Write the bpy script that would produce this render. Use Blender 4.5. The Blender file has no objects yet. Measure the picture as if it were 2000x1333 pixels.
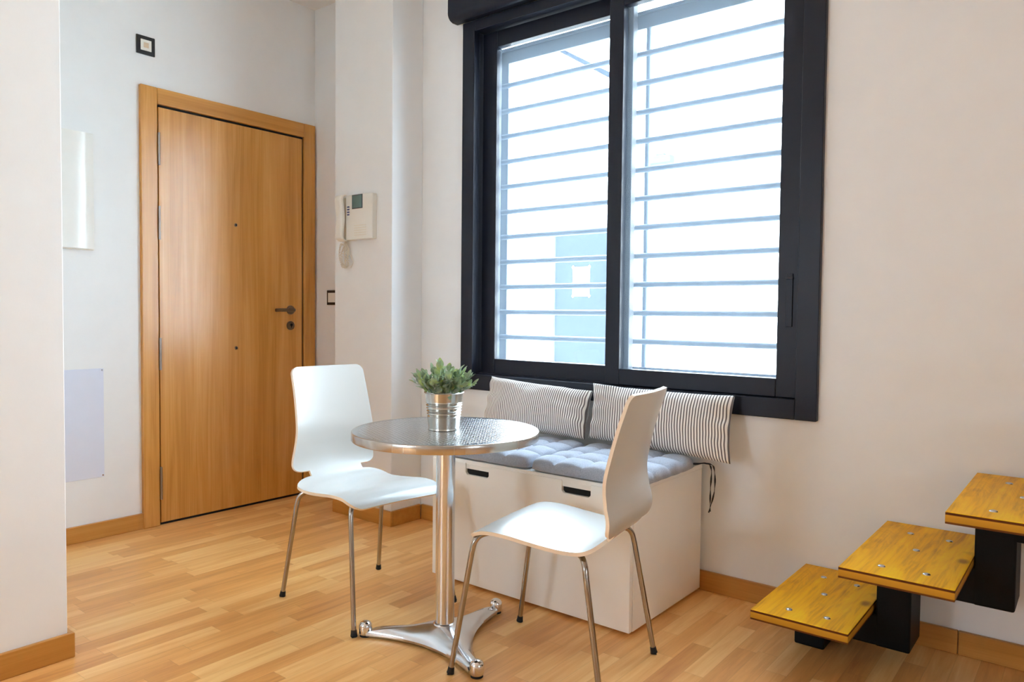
import bpy, bmesh, math, random
from mathutils import Vector, Matrix, noise
PI = math.pi
SC = bpy.context.scene
COL = SC.collection

# ---------------------------------------------------------------- camera, world, sun, exposure
def make_camera():
    yaw, pitch, roll, f = 0.6715, -0.0368, 0.0099, 1450.9
    cy, sy, cp, sp = math.cos(yaw), math.sin(yaw), math.cos(pitch), math.sin(pitch)
    fw = Vector((-sy*cp, cy*cp, sp)); r = Vector((cy, sy, 0)); u = r.cross(fw)
    c, s = math.cos(roll), math.sin(roll)
    R2 = c*r + s*u; U2 = -s*r + c*u
    cam = bpy.data.cameras.new('camera'); o = bpy.data.objects.new('camera', cam); COL.objects.link(o)
    M = Matrix((R2, U2, -fw)).transposed().to_4x4(); M.translation = Vector((3.6096, -2.6871, 1.0576))
    o.matrix_world = M
    cam.sensor_width = 36; cam.lens = f*36/2000; cam.clip_start = 0.05; cam.clip_end = 200
    SC.camera = o
make_camera()
SC.view_settings.view_transform = 'Standard'; SC.view_settings.look = 'None'
SC.view_settings.gamma = 1; SC.view_settings.use_curve_mapping = False
SC.view_settings.exposure = 0.6
SC.cycles.max_bounces = 14; SC.cycles.diffuse_bounces = 10; SC.cycles.glossy_bounces = 4
SC.cycles.transparent_max_bounces = 12; SC.cycles.use_denoising = True
SC.cycles.caustics_reflective = False; SC.cycles.caustics_refractive = False
SC.cycles.sample_clamp_indirect = 6

w = bpy.data.worlds.new('sky'); SC.world = w; w.use_nodes = True
bg = w.node_tree.nodes['Background']; bg.inputs[0].default_value = (0.70, 0.85, 1.0, 1); bg.inputs[1].default_value = 15.0

def sun(name, rot, strength, angle, col):
    l = bpy.data.lights.new(name, 'SUN'); l.energy = strength; l.angle = math.radians(angle); l.color = col
    o = bpy.data.objects.new(name, l); COL.objects.link(o); o.rotation_euler = rot
sun('sun', (math.radians(42), 0, math.radians(-12)), 26.0, 0.6, (.80, .91, 1.0))   # high sun from behind the building onto the facade

def portal(name, loc, rot, sx, sy):
    l = bpy.data.lights.new(name, 'AREA'); l.shape = 'RECTANGLE'; l.size = sx; l.size_y = sy
    l.cycles.is_portal = True
    o = bpy.data.objects.new(name, l); COL.objects.link(o); o.location = loc; o.rotation_euler = rot
portal('portal_window', (2.0, 0.24, 1.55), (math.radians(-90), 0, 0), 1.66, 1.70)          # -Z points to -Y
portal('portal_window', (6.56, -2.075, 1.275), (0, math.radians(90), 0), .75, .65)

portal('portal_window', (1.65, -5.48, 1.5), (math.radians(90), 0, 0), .8, 1.0)

# ---------------------------------------------------------------- helpers
def s2l(c):
    return tuple((x/255/12.92 if x/255 <= .04045 else ((x/255+.055)/1.055)**2.4) for x in c)
MATS = {}
class NT:
    def __init__(self, name):
        self.m = bpy.data.materials.new(name); self.m.use_nodes = True
        self.t = self.m.node_tree; self.b = self.t.nodes['Principled BSDF']; self.out = self.t.nodes['Material Output']
    def n(self, typ, **kw):
        x = self.t.nodes.new(typ)
        for k, v in kw.items():
            if k.startswith('i_'):
                key = k[2:]; key = int(key) if key.isdigit() else key
                x.inputs[key].default_value = v
            else: setattr(x, k, v)
        return x
    def l(self, a, b): self.t.links.new(a, b)
    def math(self, op, a, b=None, c=None):
        x = self.t.nodes.new('ShaderNodeMath'); x.operation = op
        for i, v in enumerate((a, b, c)):
            if v is None: continue
            if isinstance(v, (int, float)): x.inputs[i].default_value = v
            else: self.l(v, x.inputs[i])
        return x.outputs[0]
    def ramp(self, fac, stops):
        r = self.t.nodes.new('ShaderNodeValToRGB'); e = r.color_ramp.elements
        while len(e) < len(stops): e.new(0.5)
        for i, (p, c) in enumerate(stops): e[i].position = p; e[i].color = (*c, 1)
        self.l(fac, r.inputs[0]); return r.outputs[0]
    def mix(self, fac, a, b, blend='MIX'):
        x = self.t.nodes.new('ShaderNodeMix'); x.data_type = 'RGBA'; x.blend_type = blend
        for i, v in ((0, fac), (6, a), (7, b)):
            if isinstance(v, (int, float)): x.inputs[i].default_value = v
            elif isinstance(v, tuple): x.inputs[i].default_value = (*v, 1)
            else: self.l(v, x.inputs[i])
        return x.outputs[2]
    def coord(self, out='Object', scale=(1, 1, 1)):
        tc = self.n('ShaderNodeTexCoord'); mp = self.n('ShaderNodeMapping'); mp.inputs['Scale'].default_value = scale
        self.l(tc.outputs[out], mp.inputs[0]); return mp.outputs[0]
    def noise(self, vec, scale, detail=4, rough=.55, dist=0):
        x = self.n('ShaderNodeTexNoise'); x.inputs['Scale'].default_value = scale; x.inputs['Detail'].default_value = detail
        x.inputs['Roughness'].default_value = rough; x.inputs['Distortion'].default_value = dist
        self.l(vec, x.inputs['Vector']); return x.outputs['Fac']
    def bump(self, h, strength, dist):
        b = self.n('ShaderNodeBump'); b.inputs['Strength'].default_value = strength; b.inputs['Distance'].default_value = dist
        self.l(h, b.inputs['Height']); self.l(b.outputs[0], self.b.inputs['Normal'])
    def set(self, **kw):
        names = dict(col='Base Color', rough='Roughness', metal='Metallic', spec='Specular IOR Level', coat='Coat Weight', coatr='Coat Roughness', sheen='Sheen Weight', tr='Transmission Weight')
        for k, v in kw.items():
            i = self.b.inputs[names[k]]
            if isinstance(v, (int, float)): i.default_value = v
            elif isinstance(v, tuple): i.default_value = (*v, 1)
            else: self.l(v, i)

def simple(name, rgb, rough=.5, metal=0, bump=None, vary=0.04, **kw):
    n = NT(name); c = s2l(rgb)
    v = n.coord(); nz = n.noise(v, 9, 3)
    lo = tuple(x*(1-vary) for x in c); hi = tuple(min(1, x*(1+vary)) for x in c)
    n.set(col=n.ramp(nz, [(.3, lo), (.7, hi)]), rough=rough, metal=metal, **kw)
    if bump: n.bump(n.noise(v, bump[0], 5), bump[1], bump[2])
    MATS[name] = n.m; return n.m

simple('wall_paint', (234, 236, 237), .55, bump=(180, .12, .0008), vary=.012, spec=.35)
simple('ceiling_paint', (236, 232, 226), .8, vary=.01)
simple('facade_plaster', (240, 240, 238), .9, bump=(60, .3, .003))
simple('concrete', (200, 198, 192), .9, bump=(30, .3, .004))
simple('frame_metal', (22, 25, 38), .4, vary=.05, spec=.3)
simple('grille_metal', (96, 112, 132), .45, vary=.05)
simple('blue_door', (30, 36, 46), .85, bump=(12, .15, .004), spec=.06)
simple('paper_white', (250, 250, 250), .8)
simple('white_plastic', (232, 230, 222), .32, vary=.01)
simple('white_gloss', (236, 236, 232), .18, vary=.01)
simple('panel_paint', (216, 222, 238), .35, vary=.01)
simple('black_plastic', (26, 28, 32), .3, vary=.03)
simple('beige_plastic', (214, 190, 160), .5)
simple('rubber', (14, 14, 15), .6)
simple('dark_gap', (10, 9, 8), .8)
simple('chair_white', (203, 204, 201), .24, vary=.006)
simple('chair_edge', (238, 220, 196), .5, bump=(200, .2, .0005))
simple('bench_white', (248, 246, 240), .33, vary=.01)
simple('steel_satin', (160, 152, 142), .32, 1)
simple('bronze_metal', (128, 112, 92), .35, 1)
simple('chrome', (168, 160, 150), .16, 1, vary=.02)
simple('aluminium', (222, 224, 228), .2, 1, bump=(14, .06, .004), vary=.03)
simple('polished_aluminium', (226, 224, 222), .12, 1)
simple('black_steel', (9, 9, 9), .5, spec=.15, bump=(120, .05, .0005))
simple('soil', (40, 32, 24), .9, bump=(80, .8, .004))
simple('screw_metal', (190, 190, 192), .25, 1)
simple('cord_white', (226, 218, 202), .5)
simple('tie_fabric', (54, 52, 56), .9)
simple('lcd_glass', (96, 128, 128), .08, vary=.25)
simple('button_blue', (44, 62, 120), .4)

def wood(name, dark, mid, light, axis='z', rough=.3, scale=1.0, bump=.05, coat=0.0, spec=.5):
    n = NT(name)
    sc = {'z': (14, 14, .7), 'y': (14, .7, 14), 'x': (.7, 14, 14)}[axis]
    v = n.coord(scale=tuple(s*scale for s in sc))
    a = n.noise(v, 1.2, 5, .6, .6)
    sc2 = {'z': (160, 160, 2.2), 'y': (160, 2.2, 160), 'x': (2.2, 160, 160)}[axis]
    b = n.noise(n.coord(scale=tuple(s*scale for s in sc2)), 1.0, 3, .6)
    f = n.math('ADD', n.math('MULTIPLY', a, .72), n.math('MULTIPLY', b, .28))
    c = n.ramp(f, [(.28, s2l(dark)), (.5, s2l(mid)), (.72, s2l(light))])
    n.set(col=c, rough=rough, coat=coat, coatr=.15, spec=spec)
    n.bump(b, bump, .001)
    MATS[name] = n.m; return n.m
wood('door_oak', (176, 116, 46), (206, 146, 70), (224, 168, 94), 'z', .27, spec=.62)
wood('door_oak_across', (182, 122, 52), (206, 146, 70), (222, 164, 90), 'y', .3)
wood('baseboard_oak_y', (168, 112, 46), (188, 130, 58), (202, 146, 74), 'y', .35)
wood('baseboard_oak_x', (168, 112, 46), (188, 130, 58), (202, 146, 74), 'x', .35)

def floor_mat():
    n = NT('laminate')
    tc = n.n('ShaderNodeTexCoord'); sep = n.n('ShaderNodeSeparateXYZ'); n.l(tc.outputs['Object'], sep.inputs[0])
    X, Y = sep.outputs[0], sep.outputs[1]
    rw = n.math('DIVIDE', X, .062); row = n.math('FLOOR', rw)
    wn = n.n('ShaderNodeTexWhiteNoise', noise_dimensions='1D'); n.l(row, wn.inputs['W'])
    L = .42
    yy = n.math('ADD', n.math('DIVIDE', Y, L), n.math('MULTIPLY', wn.outputs['Value'], 7.3))
    cell = n.math('FLOOR', yy)
    cmb = n.n('ShaderNodeCombineXYZ'); n.l(row, cmb.inputs[0]); n.l(cell, cmb.inputs[1])
    w2 = n.n('ShaderNodeTexWhiteNoise', noise_dimensions='2D'); n.l(cmb.outputs[0], w2.inputs['Vector'])
    # grain, shifted per strip
    off = n.n('ShaderNodeVectorMath', operation='MULTIPLY'); n.l(cmb.outputs[0], off.inputs[0]); off.inputs[1].default_value = (3.1, 5.7, 0)
    sc = n.n('ShaderNodeVectorMath', operation='MULTIPLY'); n.l(tc.outputs['Object'], sc.inputs[0]); sc.inputs[1].default_value = (22, 1.6, 1)
    ad = n.n('ShaderNodeVectorMath', operation='ADD'); n.l(off.outputs[0], ad.inputs[0]); n.l(sc.outputs[0], ad.inputs[1])
    g = n.noise(ad.outputs[0], 1.4, 6, .62, .8)
    sc2 = n.n('ShaderNodeVectorMath', operation='MULTIPLY'); n.l(tc.outputs['Object'], sc2.inputs[0]); sc2.inputs[1].default_value = (260, 9, 1)
    g2 = n.noise(sc2.outputs[0], 1, 2)
    f = n.math('ADD', n.math('MULTIPLY', w2.outputs['Value'], .30), n.math('ADD', n.math('MULTIPLY', g, .58), n.math('MULTIPLY', g2, .12)))
    c = n.ramp(f, [(.22, s2l((200, 134, 72))), (.48, s2l((232, 170, 98))), (.72, s2l((250, 204, 134)))])
    # joints
    fr = n.math('FRACT', rw); e1 = n.math('LESS_THAN', n.math('MINIMUM', fr, n.math('SUBTRACT', 1.0, fr)), .012)
    fy = n.math('FRACT', yy); e2 = n.math('LESS_THAN', n.math('MINIMUM', fy, n.math('SUBTRACT', 1.0, fy)), .0022)
    j = n.math('MAXIMUM', e1, e2)
    c2 = n.mix(n.math('MULTIPLY', j, .22), c, s2l((120, 76, 40)))
    rg = n.math('ADD', .30, n.math('MULTIPLY', g, .12))
    n.set(col=c2, rough=rg, spec=.5); n.bump(g2, .04, .0006)
    MATS['laminate'] = n.m
floor_mat()

def glass_mat():
    n = NT('window_glass'); t = n.t
    tr = n.n('ShaderNodeBsdfTransparent'); tr.inputs[0].default_value = (.97, .985, .985, 1)
    gl = n.n('ShaderNodeBsdfGlossy'); gl.inputs['Roughness'].default_value = .02
    fr = n.n('ShaderNodeFresnel'); geo = n.n('ShaderNodeNewGeometry'); n.l(n.math('ADD', 1.45, n.math('MULTIPLY', geo.outputs['Backfacing'], 1/1.45-1.45)), fr.inputs[0])
    m1 = n.n('ShaderNodeMixShader'); n.l(fr.outputs[0], m1.inputs[0]); n.l(tr.outputs[0], m1.inputs[1]); n.l(gl.outputs[0], m1.inputs[2])
    dust_haze = n.n('ShaderNodeBsdfTranslucent'); dust_haze.inputs[0].default_value = (.62, .78, .95, 1)  # bluish veil imitating glare haze, plus real dust low on the pane
    tc = n.n('ShaderNodeTexCoord'); sep = n.n('ShaderNodeSeparateXYZ'); n.l(tc.outputs['Object'], sep.inputs[0])
    low = n.math('POWER', n.math('SUBTRACT', 1.0, n.math('MINIMUM', n.math('MAXIMUM', n.math('DIVIDE', n.math('SUBTRACT', sep.outputs[2], .8), .5), 0.0), 1.0)), 3.0)
    nz = n.noise(tc.outputs['Object'], 70, 6, .75)
    sp = n.math('MULTIPLY', n.math('MULTIPLY', low, n.math('POWER', nz, 3.0)), .12)
    fac = n.math('ADD', .03, sp)
    m2 = n.n('ShaderNodeMixShader'); n.l(fac, m2.inputs[0]); n.l(m1.outputs[0], m2.inputs[1]); n.l(dust_haze.outputs[0], m2.inputs[2])
    n.l(m2.outputs[0], n.out.inputs[0]); t.nodes.remove(n.b)
    MATS['window_glass'] = n.m
glass_mat()

def steel_pattern():
    n = NT('stamped_steel')
    tc = n.n('ShaderNodeTexCoord'); mp = n.n('ShaderNodeMapping'); mp.inputs['Rotation'].default_value = (0, 0, math.radians(-38)); n.l(tc.outputs['Object'], mp.inputs[0])
    sep = n.n('ShaderNodeSeparateXYZ'); n.l(mp.outputs[0], sep.inputs[0])
    u = n.math('DIVIDE', sep.outputs[0], .0158); v = n.math('DIVIDE', sep.outputs[1], .0145)
    row = n.math('FLOOR', v); odd = n.math('MULTIPLY', n.math('MODULO', n.math('ABSOLUTE', row), 2.0), .5)
    fu = n.math('SUBTRACT', n.math('FRACT', n.math('ADD', u, odd)), .5); fv = n.math('SUBTRACT', n.math('FRACT', v), .5)
    d = n.math('SQRT', n.math('ADD', n.math('POWER', n.math('MULTIPLY', fu, 1.9), 2.0), n.math('POWER', n.math('MULTIPLY', fv, 2.3), 2.0)))
    h = n.math('SUBTRACT', 1.0, n.math('MINIMUM', d, 1.0)); h = n.math('SMOOTH_MIN', n.math('MULTIPLY', h, 2.2), 1.0, .4)
    s2 = n.n('ShaderNodeSeparateXYZ'); n.l(tc.outputs['Object'], s2.inputs[0])
    r = n.math('SQRT', n.math('ADD', n.math('POWER', s2.outputs[0], 2.0), n.math('POWER', s2.outputs[1], 2.0)))
    inside = n.math('LESS_THAN', r, .274)
    hi = n.math('MULTIPLY', h, inside)
    n.set(col=n.mix(hi, s2l((186, 190, 194)), s2l((232, 234, 236))), metal=1, rough=n.math('SUBTRACT', .24, n.math('MULTIPLY', hi, .08)))
    n.bump(hi, .7, .0016)
    MATS['stamped_steel'] = n.m
steel_pattern()

def brushed(name, rgb, rough=.26):
    n = NT(name); v = n.coord(scale=(1, 1, 60)); a = n.noise(n.coord(scale=(220, 220, 4)), 1, 3)
    n.set(col=s2l(rgb), metal=1, rough=n.math('ADD', rough-.06, n.math('MULTIPLY', a, .14))); n.bump(a, .12, .0006); MATS[name] = n.m
brushed('rim_steel', (196, 190, 182), .24)
brushed('galvanised', (196, 196, 190), .2)

def tread_mat():
    n = NT('tread_wood')
    a = n.noise(n.coord(scale=(11, 1.6, 11)), 1.3, 6, .62, 1.6)
    b = n.noise(n.coord(scale=(120, 4, 120)), 1, 3)
    k = n.noise(n.coord(scale=(4.2, 2.6, 1)), 1.7, 2)
    f = n.math('ADD', n.math('MULTIPLY', a, .7), n.math('MULTIPLY', b, .3))
    top = n.ramp(f, [(.3, s2l((178, 108, 6))), (.5, s2l((244, 178, 0))), (.72, s2l((254, 212, 2)))])
    spot = n.ramp(k, [(.62, (1, 1, 1)), (.74, (.42, .3, .2))])
    top = n.mix(1.0, top, spot, 'MULTIPLY')
    vo = n.n('ShaderNodeTexVoronoi'); vo.inputs['Scale'].default_value = 1; n.l(n.coord(scale=(7.5, 4.2, 1)), vo.inputs['Vector'])
    kn = n.ramp(vo.outputs['Distance'], [(.05, (.25, .14, .08)), (.14, (1, 1, 1))]); top = n.mix(.75, top, n.mix(1.0, top, kn, 'MULTIPLY'))
    tc = n.n('ShaderNodeTexCoord'); sep = n.n('ShaderNodeSeparateXYZ'); n.l(tc.outputs['Object'], sep.inputs[0])
    z = sep.outputs[2]   # top face z = 0, bottom -0.03
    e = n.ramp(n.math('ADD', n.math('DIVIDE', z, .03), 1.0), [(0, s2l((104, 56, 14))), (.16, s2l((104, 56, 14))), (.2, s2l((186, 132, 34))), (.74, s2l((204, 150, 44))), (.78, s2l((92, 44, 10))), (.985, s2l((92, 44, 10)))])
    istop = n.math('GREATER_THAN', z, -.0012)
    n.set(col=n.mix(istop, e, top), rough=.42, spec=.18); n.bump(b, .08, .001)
    MATS['tread_wood'] = n.m
tread_mat()

def stripes():
    n = NT('striped_cotton')
    tc = n.n('ShaderNodeTexCoord'); sep = n.n('ShaderNodeSeparateXYZ'); n.l(tc.outputs['UV'], sep.inputs[0])
    u = n.math('MULTIPLY', sep.outputs[0], 54.0); s = n.math('SINE', n.math('MULTIPLY', u, 2*PI))
    c = n.ramp(n.math('ADD', n.math('MULTIPLY', s, .5), .5), [(.34, s2l((112, 102, 98))), (.50, s2l((246, 241, 232)))])
    n.set(col=c, rough=.9, sheen=.2); n.bump(n.noise(n.coord(), 16, 3), .25, .006); MATS['striped_cotton'] = n.m
stripes()
def cushion_mat():
    n = NT('grey_blue_fabric'); v = n.coord()
    n.set(col=n.ramp(n.noise(v, 300, 2), [(.3, s2l((150, 158, 172))), (.7, s2l((176, 184, 198)))]), rough=.92, sheen=.15)
    n.bump(n.noise(v, 45, 4), .25, .004); MATS['grey_blue_fabric'] = n.m
cushion_mat()
def leaf_mat():
    n = NT('felt_leaf'); oi = n.n('ShaderNodeTexCoord')
    a = n.noise(oi.outputs['Object'], 26, 2); b = n.noise(oi.outputs['Object'], 190, 2)
    c = n.ramp(a, [(.34, s2l((116, 144, 98))), (.5, s2l((166, 190, 152))), (.64, s2l((196, 218, 118)))])
    c = n.mix(n.math('MULTIPLY', b, .45), c, s2l((196, 210, 198)))
    n.set(col=c, rough=.75, sheen=.3)
    # slightly translucent
    t = n.n('ShaderNodeBsdfTranslucent'); n.l(c, t.inputs[0]); m = n.n('ShaderNodeMixShader'); m.inputs[0].default_value = .25
    n.l(n.b.outputs[0], m.inputs[1]); n.l(t.outputs[0], m.inputs[2]); n.l(m.outputs[0], n.out.inputs[0])
    MATS['felt_leaf'] = n.m
leaf_mat()

# ---- mesh building
class MB:
    def __init__(self): self.v = []; self.f = []; self.m = []; self.uv = None
    def add(self, vs, fs, mi=0):
        b = len(self.v); self.v += [tuple(x) for x in vs]; self.f += [tuple(b+i for i in q) for q in fs]; self.m += [mi]*len(fs); return self
    def box(self, x0, x1, y0, y1, z0, z1, mi=0):
        vs = [(x, y, z) for z in (z0, z1) for y in (y0, y1) for x in (x0, x1)]
        return self.add(vs, [(0, 2, 3, 1), (4, 5, 7, 6), (0, 1, 5, 4), (2, 6, 7, 3), (0, 4, 6, 2), (1, 3, 7, 5)], mi)
    def lathe(self, prof, seg=48, c=(0, 0, 0), mi=0, cap=True):
        vs = [(c[0]+r*math.cos(2*PI*k/seg), c[1]+r*math.sin(2*PI*k/seg), c[2]+z) for r, z in prof for k in range(seg)]
        fs = [(i*seg+k, i*seg+(k+1) % seg, (i+1)*seg+(k+1) % seg, (i+1)*seg+k) for i in range(len(prof)-1) for k in range(seg)]
        if cap:
            fs.append(tuple(range(seg-1, -1, -1))); fs.append(tuple((len(prof)-1)*seg+k for k in range(seg)))
        return self.add(vs, fs, mi)
    def tube(self, pts, r, seg=12, mi=0, cap=True):
        pts = [Vector(p) for p in pts]; n = len(pts)
        rr = r if isinstance(r, (list, tuple)) else [r]*n
        T = [(pts[min(i+1, n-1)]-pts[max(i-1, 0)]).normalized() for i in range(n)]
        a = Vector((0, 0, 1)) if abs(T[0].z) < .9 else Vector((1, 0, 0))
        N = T[0].cross(a).normalized(); vs = []
        for i in range(n):
            N = (N-T[i]*N.dot(T[i])).normalized(); B = T[i].cross(N)
            vs += [pts[i]+rr[i]*(math.cos(2*PI*k/seg)*N+math.sin(2*PI*k/seg)*B) for k in range(seg)]
        fs = [(i*seg+k, i*seg+(k+1) % seg, (i+1)*seg+(k+1) % seg, (i+1)*seg+k) for i in range(n-1) for k in range(seg)]
        if cap: fs.append(tuple(range(seg-1, -1, -1))); fs.append(tuple((n-1)*seg+k for k in range(seg)))
        return self.add(vs, fs, mi)
    def grid(self, fn, nu, nv, mi=0):
        vs = [fn(i/nu, j/nv) for j in range(nv+1) for i in range(nu+1)]
        fs = [(j*(nu+1)+i, j*(nu+1)+i+1, (j+1)*(nu+1)+i+1, (j+1)*(nu+1)+i) for j in range(nv) for i in range(nu)]
        return self.add(vs, fs, mi)
    def build(self, name, mats, parent=None, bevel=0, smooth=False, seg=2, fix=True):
        me = bpy.data.meshes.new(name); me.from_pydata(self.v, [], self.f)
        if isinstance(mats, str): mats = [mats]
        for k in mats: me.materials.append(MATS[k])
        for p, mi in zip(me.polygons, self.m): p.material_index = mi; p.use_smooth = smooth
        if fix:
            bm = bmesh.new(); bm.from_mesh(me); bmesh.ops.recalc_face_normals(bm, faces=bm.faces); bm.to_mesh(me); bm.free()
        o = bpy.data.objects.new(name, me); COL.objects.link(o)
        if parent: o.parent = parent
        if bevel:
            b = o.modifiers.new('bevel', 'BEVEL'); b.width = bevel; b.segments = seg; b.limit_method = 'ANGLE'; b.angle_limit = math.radians(40); b.harden_normals = True
            for p in me.polygons: p.use_smooth = True
        if smooth and not bevel: me.set_sharp_from_angle(angle=math.radians(50))
        return o
def spline(pts, n=8):
    P = [Vector(p) for p in pts]; P = [2*P[0]-P[1]]+P+[2*P[-1]-P[-2]]; out = []
    for i in range(1, len(P)-2):
        for k in range(n):
            t = k/n; a, b, c, d = P[i-1], P[i], P[i+1], P[i+2]
            out.append(.5*((2*b)+(c-a)*t+(2*a-5*b+4*c-d)*t*t+(3*b-a-3*c+d)*t**3))
    out.append(P[-2]); return out
def tag(o, label, cat, group=None, kind=None):
    if label: o['label'] = label
    if cat: o['category'] = cat
    if group: o['group'] = group
    if kind: o['kind'] = kind
    return o
def struct(o, label=None):
    o['kind'] = 'structure'
    if label: o['label'] = label
    return o
def empty(name, loc, rz=0):
    o = bpy.data.objects.new(name, None); COL.objects.link(o); o.location = loc; o.rotation_euler = (0, 0, rz); o.empty_display_size = .1
    return o

# ---------------------------------------------------------------- room shell
RX, FY, H = 6.30, -5.2, 2.794      # right wall, front wall (behind camera), ceiling
T = .25
struct(MB().box(-T, RX+T, FY-T, T, -.1, 0).build('floor', 'laminate'), 'warm beech laminate strip floor running toward the window wall')
struct(MB().box(-T, RX+T, FY-T, T, H, H+.15).build('ceiling', 'ceiling_paint'), 'plain white ceiling above the entrance corner')
struct(MB().box(-T, 0, FY-T, T, 0, H).build('wall_left', 'wall_paint'), 'pale wall holding the oak entrance door')
WX0, WX1, WZ0, WZ1 = 1.215, 2.80, .735, 2.42    # opening in the wall
b = MB()
b.box(0, WX0, 0, T, 0, H); b.box(WX1, RX+T, 0, T, 0, H); b.box(WX0, WX1, 0, T, 0, WZ0); b.box(WX0, WX1, 0, T, WZ1, H)
struct(b.build('wall_back', 'wall_paint'), 'white wall with the large dark-framed window')
struct(MB().box(.445, .884, -.206, 0, 0, H).build('wall_pillar', 'wall_paint', bevel=.004), 'white pillar carrying the intercom')
struct(MB().box(0, 1.179, FY, -1.782, 0, H).build('wall_partition', 'wall_paint', bevel=.004), 'white partition wall at the left edge of the photo')
# right wall with a second window, outside the picture
RY0, RY1, RZ0, RZ1 = -2.40, -1.75, .9, 1.65
b = MB(); b.box(RX, RX+T, FY-T, RY0, 0, H); b.box(RX, RX+T, RY1, 0, 0, H); b.box(RX, RX+T, RY0, RY1, 0, RZ0); b.box(RX, RX+T, RY0, RY1, RZ1, H)
struct(b.build('wall_right', 'wall_paint'))
FX0, FX1, FZ0, FZ1 = 1.25, 2.05, 1.0, 2.0
b = MB(); b.box(-T, FX0, FY-T, FY, 0, H); b.box(FX1, RX+T, FY-T, FY, 0, H); b.box(FX0, FX1, FY-T, FY, 0, FZ0); b.box(FX0, FX1, FY-T, FY, FZ1, H)
struct(b.build('wall_front', 'wall_paint'))
o = empty('window_added_fill', (0, FY-.1, 0)); struct(o)  # unseen window added in the front wall for fill light
b = MB()
for (x0, x1, z0, z1) in ((FX0, FX0+.07, FZ0, FZ1), (FX1-.07, FX1, FZ0, FZ1), (FX0, FX1, FZ0, FZ0+.07), (FX0, FX1, FZ1-.07, FZ1), (1.63, 1.67, FZ0, FZ1)): b.box(x0, x1, -.03, .02, z0, z1)
b.build('window_frame', 'frame_metal', o)
o = empty('window_2', (RX+.1, 0, 0)); struct(o)
b = MB()
for (y0, y1, z0, z1) in ((RY0, RY0+.07, RZ0, RZ1), (RY1-.07, RY1, RZ0, RZ1), (RY0, RY1, RZ0, RZ0+.07), (RY0, RY1, RZ1-.07, RZ1), (-2.12, -2.08, RZ0, RZ1)): b.box(-.02, .03, y0, y1, z0, z1)
b.build('window_frame', 'frame_metal', o)

# baseboards
BH, BT = .076, .015
def bb(name, boxes, mat, label=None):
    b = MB()
    for q in boxes: b.box(*q, 0, BH)
    struct(b.build(name, mat, bevel=.003), label)
bb('baseboard_left', [(0, BT, -1.782, -1.005)], 'baseboard_oak_y', 'oak baseboard between the partition and the entrance door')
bb('baseboard_back', [(.884+BT, 3.283, -BT, 0), (3.285, RX, -BT, 0), (0, .445, -BT, 0)], 'baseboard_oak_x', 'oak baseboard along the window wall')
bb('baseboard_pillar', [(.445, .884+BT, -.206-BT, -.206), (.884, .884+BT, -.206, -BT)], 'baseboard_oak_x', 'oak baseboard wrapped round the pillar')
bb('baseboard_partition', [(1.179, 1.179+BT, FY, -1.782+BT), (0, 1.179, -1.782, -1.782+BT)], 'baseboard_oak_y', 'oak baseboard at the foot of the left partition')
bb('baseboard_right', [(RX-BT, RX, FY, -BT)], 'baseboard_oak_y')

# ---------------------------------------------------------------- entrance door
D = empty('door_1', (0, -.51, 0)); struct(D, 'oak entrance door with steel hinges and lever handle')
def dy(y): return y+.51
b = MB(); b.box(-.02, .02, dy(-1.008), dy(-.928), 0, 2.128); b.box(-.02, .02, dy(-.089), dy(-.012), 0, 2.128)
b.build('door_jamb', 'door_oak', D, bevel=.004)
b = MB(); b.box(-.02, .02, dy(-.928), dy(-.089), 2.05, 2.128); b.build('door_head', 'door_oak_across', D, bevel=.004)
MB().box(-.04, .0045, dy(-.928), dy(-.089), 0.0, 2.05).build('door_gap', 'dark_gap', D)
MB().box(-.03, .012, dy(-.921), dy(-.098), .012, 2.038).build('door_leaf', 'door_oak', D, bevel=.002)
for z0, z1 in ((1.758, 1.913), (1.40, 1.561), (.766, .923), (.129, .29)):
    b = MB(); b.lathe([(.0055, 0), (.0055, z1-z0)], 12, (.0245, dy(-.9245), z0)); b.box(.008, .022, dy(-.9285), dy(-.9215), z0+.003, z1-.003)
    for k in (1, 2): b.lathe([(.0062, 0), (.0062, .002)], 12, (.0245, dy(-.9245), z0+(z1-z0)*k/3))
    b.build('hinge', 'steel_satin', D, smooth=True)
def disc_x(mb, x0, x1, y, z, r, seg=28, r2=None):
    r2 = r if r2 is None else r2
    vs = [(x0, y+r*math.cos(2*PI*k/seg), z+r*math.sin(2*PI*k/seg)) for k in range(seg)]+[(x1, y+r2*math.cos(2*PI*k/seg), z+r2*math.sin(2*PI*k/seg)) for k in range(seg)]
    return mb.add(vs, [(k, (k+1) % seg, seg+(k+1) % seg, seg+k) for k in range(seg)]+[tuple(range(seg)), tuple(range(seg, 2*seg))])
b = MB(); disc_x(b, .012, .02, dy(-.178), 1.066, .025); b2 = b.build('handle_rose', 'bronze_metal', D, smooth=True)
b = MB(); b.tube(spline([(.018, dy(-.178), 1.066), (.045, dy(-.178), 1.066), (.055, dy(-.185), 1.066), (.057, dy(-.21), 1.066), (.056, dy(-.30), 1.064)], 6), .0095, 12)
b.build('lever_handle', 'bronze_metal', D, smooth=True)
b = MB(); disc_x(b, .012, .018, dy(-.178), .978, .025); esc = b.build('lock_escutcheon', 'bronze_metal', D, smooth=True)
b = MB(); disc_x(b, .018, .0195, dy(-.174), .982, .0075); b.box(.018, .0195, dy(-.176), dy(-.172), .966, .98); b.build('keyhole', 'dark_gap', esc)
for z in (1.511, .861):
    b = MB(); disc_x(b, .012, .0155, dy(-.513), z, .0095, r2=.008); pe = b.build('peephole', 'bronze_metal', D, smooth=True)
    b = MB(); disc_x(b, .0155, .016, dy(-.513), z, .005); b.build('peephole_lens', 'dark_gap', pe)

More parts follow.
